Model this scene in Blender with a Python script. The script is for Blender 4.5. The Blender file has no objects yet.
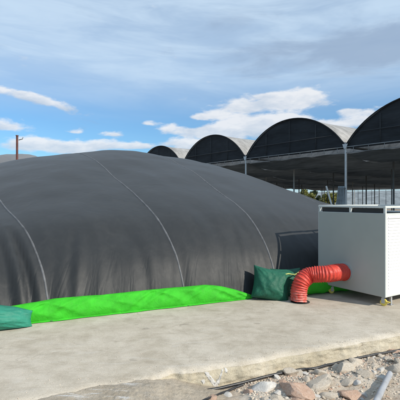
import bpy, bmesh, math, random
from mathutils import Vector, Matrix, noise

R = math.radians
rnd = random.Random(7)
S = bpy.context.scene
C = S.collection

# ------------------------------------------------------------------ frames
ORG = Vector((-2.28, 5.12, 0.0))          # where the cover's front foot starts
TD = Vector((.917, .398, 0)).normalized() # along the foot of the cover
UD = Vector((-TD.y, TD.x, 0))             # away from the camera, across the heap
YAW_T = math.atan2(TD.y, TD.x)
def W(t, u, z=0.0):
    return ORG + TD * t + UD * u + Vector((0, 0, z))

def nz(x, y=0.0, z=0.0):
    return noise.noise(Vector((x, y, z)))
def fbm(x, y=0.0, z=0.0, o=4):
    return noise.fractal(Vector((x, y, z)), 1.0, 2.0, o)

# ------------------------------------------------------------------ object helpers
def link(o, parent=None):
    C.objects.link(o)
    if parent is not None:
        o.parent = parent
    return o

def thing(name, label, cat, loc=(0, 0, 0), rz=0.0, group=None):
    o = bpy.data.objects.new(name, None)
    o.empty_display_size = .1
    C.objects.link(o)
    o.location = loc
    o.rotation_euler = (0, 0, rz)
    tag(o, label, cat, group)
    return o

def tag(o, label, cat, group=None):
    o['label'] = label
    o['category'] = cat
    if group:
        o['group'] = group
    return o

def obj(name, bm, m, parent=None, smooth=False, angle=None, loc=None):
    me = bpy.data.meshes.new(name)
    bm.to_mesh(me)
    bm.free()
    if m is not None:
        me.materials.append(m)
    if smooth:
        for p in me.polygons:
            p.use_smooth = True
        if angle is not None:
            try:
                me.set_sharp_from_angle(angle=R(angle))
            except Exception:
                pass
    o = bpy.data.objects.new(name, me)
    link(o, parent)
    if loc is not None:
        o.location = loc
    return o

def box(bm, x0, x1, y0, y1, z0, z1, bev=0.0):
    vs = [bm.verts.new((x, y, z)) for z in (z0, z1) for y in (y0, y1) for x in (x0, x1)]
    fs = [(0, 2, 3, 1), (4, 5, 7, 6), (0, 1, 5, 4), (2, 6, 7, 3), (0, 4, 6, 2), (1, 3, 7, 5)]
    faces = [bm.faces.new([vs[i] for i in f]) for f in fs]
    if bev > 0:
        es = set()
        for f in faces:
            es.update(f.edges)
        bmesh.ops.bevel(bm, geom=list(es), offset=bev, segments=2, affect='EDGES', profile=.5)

def tube(bm, pts, rad, n=10, cap=True):
    """sweep a circle along pts; rad is a number or a list"""
    pts = [Vector(p) for p in pts]
    rings = []
    up = Vector((0, 0, 1))
    prev = None
    for i, p in enumerate(pts):
        a = pts[max(0, i - 1)]
        b = pts[min(len(pts) - 1, i + 1)]
        d = (b - a)
        if d.length < 1e-9:
            d = Vector((0, 0, 1))
        d.normalize()
        if prev is None:
            ref = up if abs(d.z) < .95 else Vector((1, 0, 0))
            x = d.cross(ref).normalized()
        else:
            x = (prev - d * prev.dot(d))
            x.normalize()
        prev = x
        y = d.cross(x)
        r = rad[i] if isinstance(rad, (list, tuple)) else rad
        rings.append([bm.verts.new(p + (x * math.cos(k * 2 * math.pi / n) + y * math.sin(k * 2 * math.pi / n)) * r) for k in range(n)])
    for i in range(len(rings) - 1):
        for k in range(n):
            bm.faces.new((rings[i][k], rings[i][(k + 1) % n], rings[i + 1][(k + 1) % n], rings[i + 1][k]))
    if cap:
        bm.faces.new(rings[0][::-1])
        bm.faces.new(rings[-1])

def grid(bm, rows):
    """rows of points -> quads; returns the vertex rows"""
    vr = [[bm.verts.new(p) for p in r] for r in rows]
    for i in range(len(vr) - 1):
        for j in range(len(vr[0]) - 1):
            bm.faces.new((vr[i][j], vr[i][j + 1], vr[i + 1][j + 1], vr[i + 1][j]))
    return vr

def curve_pts(pts, n):
    """Catmull-Rom through pts"""
    pts = [Vector(p) for p in pts]
    out = []
    P = [pts[0] * 2 - pts[1]] + pts + [pts[-1] * 2 - pts[-2]]
    for i in range(1, len(P) - 2):
        for k in range(n):
            s = k / n
            a, b, c, d = P[i - 1], P[i], P[i + 1], P[i + 2]
            out.append(.5 * ((2 * b) + (c - a) * s + (2 * a - 5 * b + 4 * c - d) * s * s + (3 * b - a - 3 * c + d) * s ** 3))
    out.append(pts[-1])
    return out

# ------------------------------------------------------------------ materials
def new_mat(name):
    m = bpy.data.materials.new(name)
    m.use_nodes = True
    nt = m.node_tree
    b = nt.nodes['Principled BSDF']
    return m, nt, b

def N(nt, typ, **kw):
    n = nt.nodes.new(typ)
    for k, v in kw.items():
        setattr(n, k, v)
    return n

def mk_noise(nt, vec, scale, detail=6, rough=.6, dist=0.0):
    n = N(nt, 'ShaderNodeTexNoise')
    n.inputs['Scale'].default_value = scale
    n.inputs['Detail'].default_value = detail
    n.inputs['Roughness'].default_value = rough
    n.inputs['Distortion'].default_value = dist
    nt.links.new(vec, n.inputs['Vector'])
    return n.outputs['Fac']

def ramp(nt, fac, stops):
    r = N(nt, 'ShaderNodeValToRGB')
    e = r.color_ramp.elements
    while len(e) < len(stops):
        e.new(.5)
    for i, (p, c) in enumerate(stops):
        e[i].position = p
        e[i].color = (*c, 1) if len(c) == 3 else c
    nt.links.new(fac, r.inputs['Fac'])
    return r.outputs['Color']

def mixc(nt, fac, a, b, mode='MIX'):
    m = N(nt, 'ShaderNodeMix', data_type='RGBA', blend_type=mode)
    if isinstance(fac, (int, float)):
        m.inputs[0].default_value = fac
    else:
        nt.links.new(fac, m.inputs[0])
    for sock, v in ((m.inputs[6], a), (m.inputs[7], b)):
        if isinstance(v, tuple):
            sock.default_value = (*v, 1)
        else:
            nt.links.new(v, sock)
    return m.outputs[2]

def math_(nt, op, a, b=None, c=None, clamp=False):
    m = N(nt, 'ShaderNodeMath', operation=op, use_clamp=clamp)
    for i, v in enumerate((a, b, c)):
        if v is None:
            continue
        if isinstance(v, (int, float)):
            m.inputs[i].default_value = v
        else:
            nt.links.new(v, m.inputs[i])
    return m.outputs[0]

def mapping(nt, vec, scale=(1, 1, 1), rot=(0, 0, 0), loc=(0, 0, 0)):
    m = N(nt, 'ShaderNodeMapping')
    m.inputs['Scale'].default_value = scale
    m.inputs['Rotation'].default_value = rot
    m.inputs['Location'].default_value = loc
    nt.links.new(vec, m.inputs['Vector'])
    return m.outputs['Vector']

def bump(nt, b, height, strength=.3, dist=.01, chain=None):
    n = N(nt, 'ShaderNodeBump')
    n.inputs['Strength'].default_value = strength
    n.inputs['Distance'].default_value = dist
    nt.links.new(height, n.inputs['Height'])
    if chain is not None:
        nt.links.new(chain, n.inputs['Normal'])
    nt.links.new(n.outputs['Normal'], b.inputs['Normal'])
    return n.outputs['Normal']

def simple(name, col, rough=.6, var=.15, scale=6.0, metal=0.0, bumpk=0.0, bscale=60.0, spec=.5, dirt=None):
    """a plain material with uneven tone, uneven roughness and fine relief"""
    m, nt, b = new_mat(name)
    tc = N(nt, 'ShaderNodeTexCoord')
    v = tc.outputs['Object']
    f = mk_noise(nt, v, scale, 6, .6)
    lo = tuple(max(0, c * (1 - var)) for c in col)
    hi = tuple(min(1, c * (1 + var)) for c in col)
    c = ramp(nt, f, [(.3, lo), (.7, hi)])
    if dirt:
        f2 = mk_noise(nt, v, scale * 2.3, 8, .7)
        f2 = ramp(nt, f2, [(.52, (0, 0, 0)), (.72, (1, 1, 1))])
        c = mixc(nt, math_(nt, 'MULTIPLY', f2, .6), c, dirt)
    nt.links.new(c, b.inputs['Base Color'])
    rr = math_(nt, 'MULTIPLY_ADD', f, .25, rough - .12)
    nt.links.new(rr, b.inputs['Roughness'])
    b.inputs['Metallic'].default_value = metal
    b.inputs['Specular IOR Level'].default_value = spec
    if bumpk > 0:
        bump(nt, b, mk_noise(nt, v, bscale, 5, .6), bumpk, .01)
    return m

# -- the membrane of the big cover
def cover_mat(name, base, dusty):
    m, nt, b = new_mat(name)
    v = N(nt, 'ShaderNodeTexCoord').outputs['Object']
    big = mk_noise(nt, v, .55, 5, .6, .4)
    c = ramp(nt, big, [(.3, tuple(x * .84 for x in base)), (.7, tuple(x * 1.16 for x in base))])
    dust = mk_noise(nt, mapping(nt, v, (1.6, 1.6, .5)), 2.6, 9, .72, .6)
    dm = ramp(nt, dust, [(.45, (0, 0, 0)), (.8, (1, 1, 1))])
    geo = N(nt, 'ShaderNodeNewGeometry')
    sep = N(nt, 'ShaderNodeSeparateXYZ')
    nt.links.new(geo.outputs['Normal'], sep.inputs[0])
    flat = ramp(nt, sep.outputs['Z'], [(.35, (.15, .15, .15)), (1.0, (1, 1, 1))])
    dm2 = math_(nt, 'MULTIPLY', dm, flat)
    c = mixc(nt, math_(nt, 'MULTIPLY', dm2, .45), c, dusty)
    c = mixc(nt, math_(nt, 'MULTIPLY', flat, .35), c, dusty)
    # mud splashes close to the ground
    sp = N(nt, 'ShaderNodeSeparateXYZ')
    nt.links.new(v, sp.inputs[0])
    low = ramp(nt, sp.outputs['Z'], [(.05, (1, 1, 1)), (.55, (0, 0, 0))])
    sn = ramp(nt, mk_noise(nt, v, 9, 10, .75), [(.5, (0, 0, 0)), (.68, (1, 1, 1))])
    c = mixc(nt, math_(nt, 'MULTIPLY', math_(nt, 'MULTIPLY', low, sn), .14), c, (.13, .12, .10))
    nt.links.new(c, b.inputs['Base Color'])
    nt.links.new(math_(nt, 'MULTIPLY_ADD', dust, .3, .42), b.inputs['Roughness'])
    b.inputs['Specular IOR Level'].default_value = .35
    b.inputs['Sheen Weight'].default_value = .08
    b.inputs['Sheen Roughness'].default_value = .5
    n1 = bump(nt, b, mk_noise(nt, v, 2.2, 3, .5, .4), .22, .06)
    n2 = bump(nt, b, mk_noise(nt, mapping(nt, v, (1, 1, .35), (0, 0, -YAW_T)), 13, 4, .6), .13, .02, n1)
    # tension creases running up from the foot
    cr = mk_noise(nt, mapping(nt, v, (3.4, .5, .5), (0, 0, -YAW_T)), 1.3, 2.5, .5, .8)
    rid = math_(nt, 'ABSOLUTE', math_(nt, 'MULTIPLY_ADD', cr, 2.0, -1.0))
    rid = math_(nt, 'MINIMUM', math_(nt, 'MULTIPLY', rid, 6.0), 1.0)
    fade = ramp(nt, sp.outputs['Z'], [(.15, (1, 1, 1)), (.85, (.06, .06, .06))])
    n3 = bump(nt, b, math_(nt, 'MULTIPLY', rid, fade), .18, .025, n2)
    bump(nt, b, mk_noise(nt, v, 220, 3, .6), .18, .002, n3)
    return m

M = {}
M['cover'] = cover_mat('grey_membrane', (.0105, .0120, .0130), (.047, .050, .0525))
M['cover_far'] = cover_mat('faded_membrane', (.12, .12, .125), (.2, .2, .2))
M['seam'] = simple('seam_welt', (.092, .094, .098), .6, .4, 9)
M['green'] = None
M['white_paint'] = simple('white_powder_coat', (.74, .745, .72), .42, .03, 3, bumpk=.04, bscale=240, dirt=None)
M['frame_paint'] = simple('part_shaded_powder_coat', (.58, .60, .57), .42, .04, 3, bumpk=.04, bscale=240)  # cabinet coat toned down, the left rail's shade put into the colour
M['shade_toned_paint'] = simple('shade_toned_powder_coat', (.345, .358, .328), .42, .06, 1.3, bumpk=.04, bscale=240)  # same coat darker still, with the unlit side's shade put into its colour
M['dark_inside'] = simple('dark_interior', (.03, .03, .03), .7)
M['zinc'] = simple('zinc_steel', (.45, .46, .47), .45, .15, 8, metal=.6)
M['yellow'] = simple('yellow_polyurethane', (.72, .56, .10), .45, .12, 20)
M['black_pipe'] = simple('black_polythene', (.018, .018, .02), .42, .3, 9, bumpk=.1, bscale=60, dirt=(.16, .14, .11))
M['grey_pipe'] = simple('grey_pipe', (.33, .34, .36), .5, .2, 9, bumpk=.1, bscale=90, dirt=(.32, .28, .22))
M['rust'] = simple('rusty_red_steel', (.105, .034, .026), .7, .3, 6, bumpk=.2, bscale=50, dirt=(.11, .05, .03))
M['steel_post'] = simple('galvanised_post', (.52, .53, .53), .5, .12, 5, metal=.25)
M['bar'] = simple('black_bar', (.035, .037, .04), .6, .3, 3)
M['girder'] = simple('dull_girder', (.22, .225, .225), .6, .3, 3)
M['dark_post'] = simple('shaded_post', (.16, .17, .175), .55, .15, 5, metal=.2)
M['white_post'] = simple('white_post', (.72, .71, .68), .55, .1, 5)

def cloth_mat(name, col, rough, dirt, translucent=0.0, weave=420.0):
    m, nt, b = new_mat(name)
    v = N(nt, 'ShaderNodeTexCoord').outputs['Object']
    f = mk_noise(nt, v, 4.5, 7, .65)
    c = ramp(nt, f, [(.3, tuple(x * .78 for x in col)), (.7, tuple(min(1, x * 1.15) for x in col))])
    d = ramp(nt, mk_noise(nt, v, 11, 9, .7), [(.52, (0, 0, 0)), (.78, (1, 1, 1))])
    c = mixc(nt, math_(nt, 'MULTIPLY', d, .3), c, dirt)
    nt.links.new(c, b.inputs['Base Color'])
    b.inputs['Roughness'].default_value = rough
    b.inputs['Specular IOR Level'].default_value = .3
    n1 = bump(nt, b, mk_noise(nt, v, 17, 4, .55, .8), .4, .02)
    w1 = N(nt, 'ShaderNodeTexWave', wave_type='BANDS', bands_direction='X')
    w1.inputs['Scale'].default_value = weave / 6
    w2 = N(nt, 'ShaderNodeTexWave', wave_type='BANDS', bands_direction='Z')
    w2.inputs['Scale'].default_value = weave / 6
    nt.links.new(v, w1.inputs['Vector'])
    nt.links.new(v, w2.inputs['Vector'])
    bump(nt, b, math_(nt, 'MAXIMUM', w1.outputs['Fac'], w2.outputs['Fac']), .12, .002, n1)
    return m
M['green'] = cloth_mat('bright_green_cloth', (.036, .41, .016), .78, (.07, .27, .045))
M['sack'] = cloth_mat('dark_green_woven_sack', (.012, .098, .058), .6, (.07, .15, .11))
M['sack_teal'] = cloth_mat('teal_woven_sack', (.025, .20, .135), .6, (.1, .25, .19))
M['cord'] = simple('pale_yellow_tape', (.42, .46, .14), .7, .2, 20)

# -- red ribbed hose with a dusty foot
m, nt, b = new_mat('red_duct_fabric'); M['hose'] = m
v = N(nt, 'ShaderNodeTexCoord').outputs['Object']
f = mk_noise(nt, v, 9, 6, .6)
c = ramp(nt, f, [(.3, (.44, .032, .021)), (.7, (.60, .062, .038))])
sx = N(nt, 'ShaderNodeSeparateXYZ'); nt.links.new(v, sx.inputs[0])
low = ramp(nt, sx.outputs['Z'], [(.0, (1, 1, 1)), (.26, (0, 0, 0))])
dn = ramp(nt, mk_noise(nt, v, 24, 8, .7), [(.4, (0, 0, 0)), (.62, (1, 1, 1))])
c = mixc(nt, math_(nt, 'MULTIPLY', math_(nt, 'MULTIPLY', low, dn), .75), c, (.45, .38, .33))
scf = ramp(nt, mk_noise(nt, mapping(nt, v, (1, 1, 2.5)), 12, 9, .75), [(.58, (0, 0, 0)), (.7, (1, 1, 1))])
c = mixc(nt, math_(nt, 'MULTIPLY', scf, .22), c, (.72, .42, .36))
nt.links.new(c, b.inputs['Base Color'])
b.inputs['Roughness'].default_value = .5
b.inputs['Specular IOR Level'].default_value = .4
b.inputs['Coat Weight'].default_value = .0
b.inputs['Coat Roughness'].default_value = .25
bump(nt, b, mk_noise(nt, v, 45, 4, .6), .25, .008)

# -- concrete
def concrete_mat(name, stops, speck=True, streak=True, relief=.35, patch=None):
    m, nt, b = new_mat(name)
    v = N(nt, 'ShaderNodeTexCoord').outputs['Object']
    big = mk_noise(nt, v, .7, 8, .62, .5)
    c = ramp(nt, big, stops)
    mid = mk_noise(nt, v, 4.0, 9, .7, .3)
    md = ramp(nt, mid, [(.35, (.78, .765, .74)), (.55, (1, 1, 1)), (.75, (1.0, 1.0, 1.0))])
    c = mixc(nt, .8, c, md, 'MULTIPLY')
    if streak:   # trowel and broom marks
        s = mk_noise(nt, mapping(nt, v, (.7, 2.6, 1), (0, 0, .45)), 1.7, 9, .7, 2.2)
        sd = ramp(nt, s, [(.36, (.74, .72, .69)), (.52, (1, 1, 1)), (.66, (1.0, 1.0, 1.0)), (.8, (1.16, 1.15, 1.13))])
        c = mixc(nt, .38, c, sd, 'MULTIPLY')
        s3 = mk_noise(nt, mapping(nt, v, (1.0, 3.4, 1), (0, 0, -.3)), 1.0, 7, .62, 2.6)
        sd3 = ramp(nt, s3, [(.56, (0, 0, 0)), (.72, (1, 1, 1))])
        c = mixc(nt, math_(nt, 'MULTIPLY', sd3, .35), c, (.58, .555, .51))
    fine = mk_noise(nt, v, 60, 6, .7)
    fd = ramp(nt, fine, [(.3, (.78, .77, .75)), (.6, (1, 1, 1))])
    c = mixc(nt, .6, c, fd, 'MULTIPLY')
    if speck:
        st = ramp(nt, mk_noise(nt, v, 1.35, 10, .74, 1.1), [(.50, (1, 1, 1)), (.56, (.86, .845, .81)), (.66, (.80, .78, .74))])
        c = mixc(nt, .4, c, st, 'MULTIPLY')
        gr = ramp(nt, mk_noise(nt, v, 150, 3, .6), [(.34, (.70, .68, .64)), (.5, (1, 1, 1)), (.7, (1.06, 1.06, 1.05))])
        c = mixc(nt, .7, c, gr, 'MULTIPLY')
        # hairline cracks and scuffs
        vo = N(nt, 'ShaderNodeTexVoronoi', feature='DISTANCE_TO_EDGE')
        vo.inputs['Scale'].default_value = .55
        wob = N(nt, 'ShaderNodeTexNoise'); wob.inputs['Scale'].default_value = 2.2; wob.inputs['Detail'].default_value = 8
        nt.links.new(v, wob.inputs['Vector'])
        ad = N(nt, 'ShaderNodeMix', data_type='RGBA', blend_type='ADD'); ad.inputs[0].default_value = .8
        nt.links.new(v, ad.inputs[6]); nt.links.new(wob.outputs['Color'], ad.inputs[7])
        nt.links.new(ad.outputs[2], vo.inputs['Vector'])
        ck = ramp(nt, vo.outputs['Distance'], [(.0, (1, 1, 1)), (.006, (0, 0, 0))])
        gate = ramp(nt, mk_noise(nt, v, .9, 3, .5), [(.5, (0, 0, 0)), (.6, (1, 1, 1))])
        c = mixc(nt, math_(nt, 'MULTIPLY', math_(nt, 'MULTIPLY', ck, gate), .45), c, (.22, .19, .15))
        sp = mk_noise(nt, mapping(nt, v, (1.0, 1.8, 1)), 3.4, 3, .5)
        sm = ramp(nt, sp, [(.675, (0, 0, 0)), (.72, (1, 1, 1))])
        c = mixc(nt, math_(nt, 'MULTIPLY', sm, .38), c, (.17, .145, .115))
        sp2 = mk_noise(nt, v, 38, 2, .5)
        sm2 = ramp(nt, sp2, [(.72, (0, 0, 0)), (.76, (1, 1, 1))])
        c = mixc(nt, math_(nt, 'MULTIPLY', sm2, .5), c, (.16, .14, .12))
    if patch:
        c = patch(nt, v, c)
    nt.links.new(c, b.inputs['Base Color'])
    b.inputs['Roughness'].default_value = .9
    b.inputs['Specular IOR Level'].default_value = .25
    n1 = bump(nt, b, mid, relief * .6, .03)
    bump(nt, b, fine, relief, .006, n1)
    return m
M['slab'] = concrete_mat('pale_worn_concrete', [(.25, (.42, .365, .29)), (.5, (.525, .47, .388)), (.75, (.60, .545, .465))])
M['slab_edge'] = concrete_mat('sandy_concrete_edge', [(.25, (.40, .345, .25)), (.5, (.52, .46, .35)), (.75, (.60, .54, .44))], True, False, 1.2)

def spill_patch(nt, v, c):
    s = mk_noise(nt, mapping(nt, v, (1.2, 9, 1), (0, 0, .75)), 2.2, 6, .65, .7)
    d = ramp(nt, s, [(.54, (0, 0, 0)), (.64, (1, 1, 1))])
    sep = N(nt, 'ShaderNodeSeparateXYZ'); nt.links.new(v, sep.inputs[0])
    left = ramp(nt, math_(nt, 'MULTIPLY_ADD', sep.outputs['X'], 1.0, .55), [(.25, (1, 1, 1)), (.6, (.08, .08, .08))])
    return mixc(nt, math_(nt, 'MULTIPLY', d, math_(nt, 'MULTIPLY', left, .85)), c, (.62, .61, .59))
M['spill'] = concrete_mat('rough_brown_concrete', [(.25, (.36, .305, .235)), (.5, (.47, .41, .33)), (.75, (.58, .53, .46))], True, False, 1.5, spill_patch)
M['plaster'] = concrete_mat('white_plaster_crumbs', [(.25, (.50, .48, .45)), (.5, (.62, .60, .57)), (.75, (.72, .71, .69))], False, False, 1.0)

def soil_mat(name, cols):
    m, nt, b = new_mat(name)
    v = N(nt, 'ShaderNodeTexCoord').outputs['Object']
    big = mk_noise(nt, v, 1.6, 8, .65, .4)
    c = ramp(nt, big, [(.3, cols[0]), (.5, cols[1]), (.7, cols[2])])
    fine = mk_noise(nt, v, 38, 8, .75)
    fd = ramp(nt, fine, [(.3, (.5, .48, .46)), (.6, (1, 1, 1)), (.75, (1.25, 1.25, 1.25))])
    c = mixc(nt, .8, c, fd, 'MULTIPLY')
    nt.links.new(c, b.inputs['Base Color'])
    b.inputs['Roughness'].default_value = .95
    b.inputs['Specular IOR Level'].default_value = .2
    bump(nt, b, fine, .9, .015)
    return m
M['soil'] = soil_mat('dry_soil', [(.22, .15, .10), (.33, .26, .19), (.42, .37, .30)])
M['rubble'] = soil_mat('rubble_dust', [(.46, .35, .26), (.58, .49, .39), (.68, .62, .53)])

def rock_mat(name, a, bb, cc, scale=7):
    m, nt, b = new_mat(name)
    v = N(nt, 'ShaderNodeTexCoord').outputs['Object']
    f = mk_noise(nt, v, scale, 9, .7, .6)
    c = ramp(nt, f, [(.3, a), (.52, bb), (.72, cc)])
    fine = mk_noise(nt, v, 90, 5, .7)
    fd = ramp(nt, fine, [(.3, (.66, .65, .64)), (.6, (1, 1, 1))])
    c = mixc(nt, .7, c, fd, 'MULTIPLY')
    nt.links.new(c, b.inputs['Base Color'])
    b.inputs['Roughness'].default_value = .9
    b.inputs['Specular IOR Level'].default_value = .25
    n1 = bump(nt, b, f, .6, .03)
    bump(nt, b, fine, .5, .004, n1)
    return m
M['rock_white'] = rock_mat('white_stone', (.58, .54, .49), (.70, .67, .62), (.78, .76, .72))
M['rock_beige'] = rock_mat('beige_stone', (.50, .42, .33), (.63, .55, .45), (.72, .66, .57))
M['rock_red'] = rock_mat('red_brown_stone', (.46, .29, .20), (.58, .40, .30), (.66, .53, .43))
M['rock_grey'] = rock_mat('grey_stone', (.38, .32, .245), (.50, .44, .36), (.62, .57, .49))

# -- shade nets: dark, with faint sewn strips and a little light coming through
def net_mat(name, col, trans, strip=(0, 0, 1), sscale=1.2):
    m, nt, b = new_mat(name)
    v = N(nt, 'ShaderNodeTexCoord').outputs['Object']
    f = mk_noise(nt, mapping(nt, v, (.4, 1.6, 1.6)), 1.5, 7, .65, .5)
    c = ramp(nt, f, [(.3, tuple(x * .65 for x in col)), (.7, tuple(x * 1.4 for x in col))])
    d = ramp(nt, mk_noise(nt, v, 5, 9, .75), [(.55, (0, 0, 0)), (.8, (1, 1, 1))])
    c = mixc(nt, math_(nt, 'MULTIPLY', d, .25), c, tuple(min(1, x * 2.5 + .01) for x in col))
    nt.links.new(c, b.inputs['Base Color'])
    b.inputs['Roughness'].default_value = .8
    b.inputs['Specular IOR Level'].default_value = .2
    bump(nt, b, mk_noise(nt, mapping(nt, v, (.5, 2, 3)), 2.5, 5, .6, .6), .5, .06)
    if trans > 0:
        t = N(nt, 'ShaderNodeBsdfTranslucent')
        nt.links.new(c, t.inputs['Color'])
        mx = N(nt, 'ShaderNodeMixShader')
        mx.inputs[0].default_value = trans
        nt.links.new(b.outputs[0], mx.inputs[1])
        nt.links.new(t.outputs[0], mx.inputs[2])
        nt.links.new(mx.outputs[0], nt.nodes['Material Output'].inputs['Surface'])
    return m
M['gable_net'] = net_mat('black_shade_net', (.025, .028, .032), .0)
M['ceiling_net'] = net_mat('charcoal_ceiling_net', (.17, .185, .195), .42)
M['roof_sheet'] = net_mat('weathered_roof_sheet', (.43, .42, .405), .35)
M['film'] = net_mat('pale_plastic_film', (.50, .55, .57), .45)

# -- foliage
def leaf_mat(name, a, bb):
    m, nt, b = new_mat(name)
    g = N(nt, 'ShaderNodeNewGeometry')
    c = ramp(nt, g.outputs['Random Per Island'], [(0, a), (1, bb)])
    nt.links.new(c, b.inputs['Base Color'])
    b.inputs['Roughness'].default_value = .6
    t = N(nt, 'ShaderNodeBsdfTranslucent')
    nt.links.new(c, t.inputs['Color'])
    mx = N(nt, 'ShaderNodeMixShader'); mx.inputs[0].default_value = .3
    nt.links.new(b.outputs[0], mx.inputs[1]); nt.links.new(t.outputs[0], mx.inputs[2])
    nt.links.new(mx.outputs[0], nt.nodes['Material Output'].inputs['Surface'])
    return m
M['leaf_yellow'] = leaf_mat('yellow_green_leaves', (.10, .12, .025), (.26, .25, .06))
M['leaf_dark'] = leaf_mat('dark_leaves', (.03, .055, .025), (.085, .11, .05))
M['bark'] = simple('bark', (.12, .085, .06), .9, .3, 9, bumpk=.5, bscale=30)
M['hill'] = simple('hazy_hill', (.17, .23, .27), .95, .15, .01)
M['grass'] = leaf_mat('dry_grass_blades', (.16, .15, .05), (.36, .30, .13))

# ------------------------------------------------------------------ the heap cover
PR = [(0, 0), (.07, .03), (.17, .30), (.4, .66), (.8, 1.0), (1.27, 1.27), (2.5, 1.72), (4.2, 2.25), (6, 2.72), (7, 2.92), (8, 3.02)]
_m = [(PR[min(len(PR) - 1, i + 1)][1] - PR[max(0, i - 1)][1]) / (PR[min(len(PR) - 1, i + 1)][0] - PR[max(0, i - 1)][0]) for i in range(len(PR))]
_m[-1] = 0.0
def prof(q):
    q = min(max(q, 0.0), 8.0)
    for i in range(len(PR) - 1):
        if q <= PR[i + 1][0]:
            x0, y0 = PR[i]; x1, y1 = PR[i + 1]
            h = x1 - x0; s = (q - x0) / h
            return (2*s**3-3*s*s+1)*y0 + (s**3-2*s*s+s)*h*_m[i] + (-2*s**3+3*s*s)*y1 + (s**3-s*s)*h*_m[i+1]
TC, TL, TS = 3.0, 9.0, 1.075
SEAMS = [-5.0, -3.2, -1.45, .36, 2.30, 3.97, 6.6, 8.4]
def seam_t(t0, q):
    return t0 - max(-.2, .335 - .09 * t0) * q * (1 - .02 * q)
def dome_raw(t, s):
    """s in -1..1 across the heap; front foot at s=-1"""
    tau = min(1, abs((t - TC) / TL))
    hw = 8 * max(0.0, 1 - tau ** 5) ** .2
    q = 8 * (1 - abs(s))
    z = prof(q) * TS * (1 - tau * tau)
    return W(t, 8 + hw * s, z), q
def dome_pt(t, s, lift=0.0):
    p, q = dome_raw(t, s)
    a, _ = dome_raw(t + .02, s); a2, _ = dome_raw(t - .02, s)
    b_, _ = dome_raw(t, min(1, s + .002)); b2, _ = dome_raw(t, max(-1, s - .002))
    n = (a - a2).cross(b_ - b2)
    if n.length > 1e-9:
        n.normalize()
    if n.z < 0:
        n = -n
    d = 0.0
    # the cover is pulled in along each welded seam and billows between them
    ds = min(abs(t - seam_t(x, q)) for x in SEAMS)
    d += .035 * min(1, ds / .8) ** .7 - .025
    d += .05 * fbm(t * .5, q * .45, 3.1, 3)
    # folds running up from the foot
    foot = max(0.0, 1 - q / 2.4)
    tt = t + .22 * nz(q * .8, t * .5, 9.0) + .12 * q * nz(math.floor(t * .9), 0.5, 2.2)
    fold = 1 - abs(nz(tt * 3.1, q * .35, 1.7)) * 2.2
    d += .018 * foot ** 1.6 * fold
    fold2 = nz(tt * 7.5, q * .5, 5.2)
    d += .007 * foot * fold2
    # two deep diagonal creases beside the first seam
    for t0, k, w, dep, qm in ((.16, -.30, .055, .075, 1.4), (-.10, -.24, .07, .07, 1.6), (.55, .20, .06, .026, 1.1), (1.75, -.22, .08, .012, 1.1), (3.30, .2, .07, .012, 1.0)):
        x = (t - (t0 + k * q)) / w
        if abs(x) < 4 and q < qm:
            d -= dep * math.exp(-x * x) * math.sin(math.pi * min(1, (q + .12) / qm)) ** .8
            d += dep * .5 * math.exp(-(x - 2) ** 2) * math.sin(math.pi * min(1, (q + .12) / qm))
    # fine slack ripples over the top
    d += .012 * nz(t * 2.2 + q * .4, q * 1.1, 4.4) * min(1, q / 1.5)
    edge = min(1.0, q / .15)
    return p + n * (d * edge + lift)

heap = thing('compost_cover', 'huge dark grey membrane cover stretched over a compost heap, welded seams down its side', 'compost cover', W(TC, 0, 0))
def local(p): return p - heap.location
bm = bmesh.new()
ts = []
t = TC - TL
while t < TC + TL + 1e-6:
    ts.append(t)
    t += .045 if -1.2 < t < 6.5 else .15
ss = []
q = 0.0
while q < 8.0:
    ss.append(-1 + q / 8)
    q += .035 if q < 2.5 else (.09 if q < 6 else .2)
ss += [i / 26 for i in range(0, 27)]
ss = sorted(set(round(x, 5) for x in ss))
grid(bm, [[local(dome_pt(t, s)) for t in ts] for s in ss])
obj('membrane', bm, M['cover'], heap, True)
for x in SEAMS:
    bm = bmesh.new()
    pts = []
    for k in range(150):
        qq = 8 * (k / 149) ** 1.5
        pts.append(local(dome_pt(seam_t(x, qq) + .03 * nz(qq * .7, x), -1 + qq / 8, .002)))
    pts += [local(dome_pt(seam_t(x, 8), s / 30, .002)) for s in range(2, 30, 2)]
    # flat welded strip: two-sided ribbon with a little thickness
    rows = [[], [], [], [], []]
    for i, p in enumerate(pts):
        jit = .003 * nz(i * .35, x)
        for k, (off, h) in enumerate(((-.019, -.004), (-.012, .008), (0, .012), (.012, .008), (.019, -.004))):
            rows[k].append(p + TD * (off * (1 + .2 * nz(i * .21, x * 3)) + jit) + Vector((0, 0, 1)) * h * .6 - UD * h)
    grid(bm, rows)
    obj('seam', bm, M['seam'], heap, True)

# a second covered heap far behind, on the left
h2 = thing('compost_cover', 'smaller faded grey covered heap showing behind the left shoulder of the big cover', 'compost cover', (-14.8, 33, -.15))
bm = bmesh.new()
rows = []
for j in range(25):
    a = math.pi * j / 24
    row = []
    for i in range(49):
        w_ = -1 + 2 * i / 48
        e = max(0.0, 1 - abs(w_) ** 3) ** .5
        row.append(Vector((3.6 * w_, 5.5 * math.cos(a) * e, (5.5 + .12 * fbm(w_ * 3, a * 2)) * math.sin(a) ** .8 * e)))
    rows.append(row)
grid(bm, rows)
obj('membrane', bm, M['cover_far'], h2, True)

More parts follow.
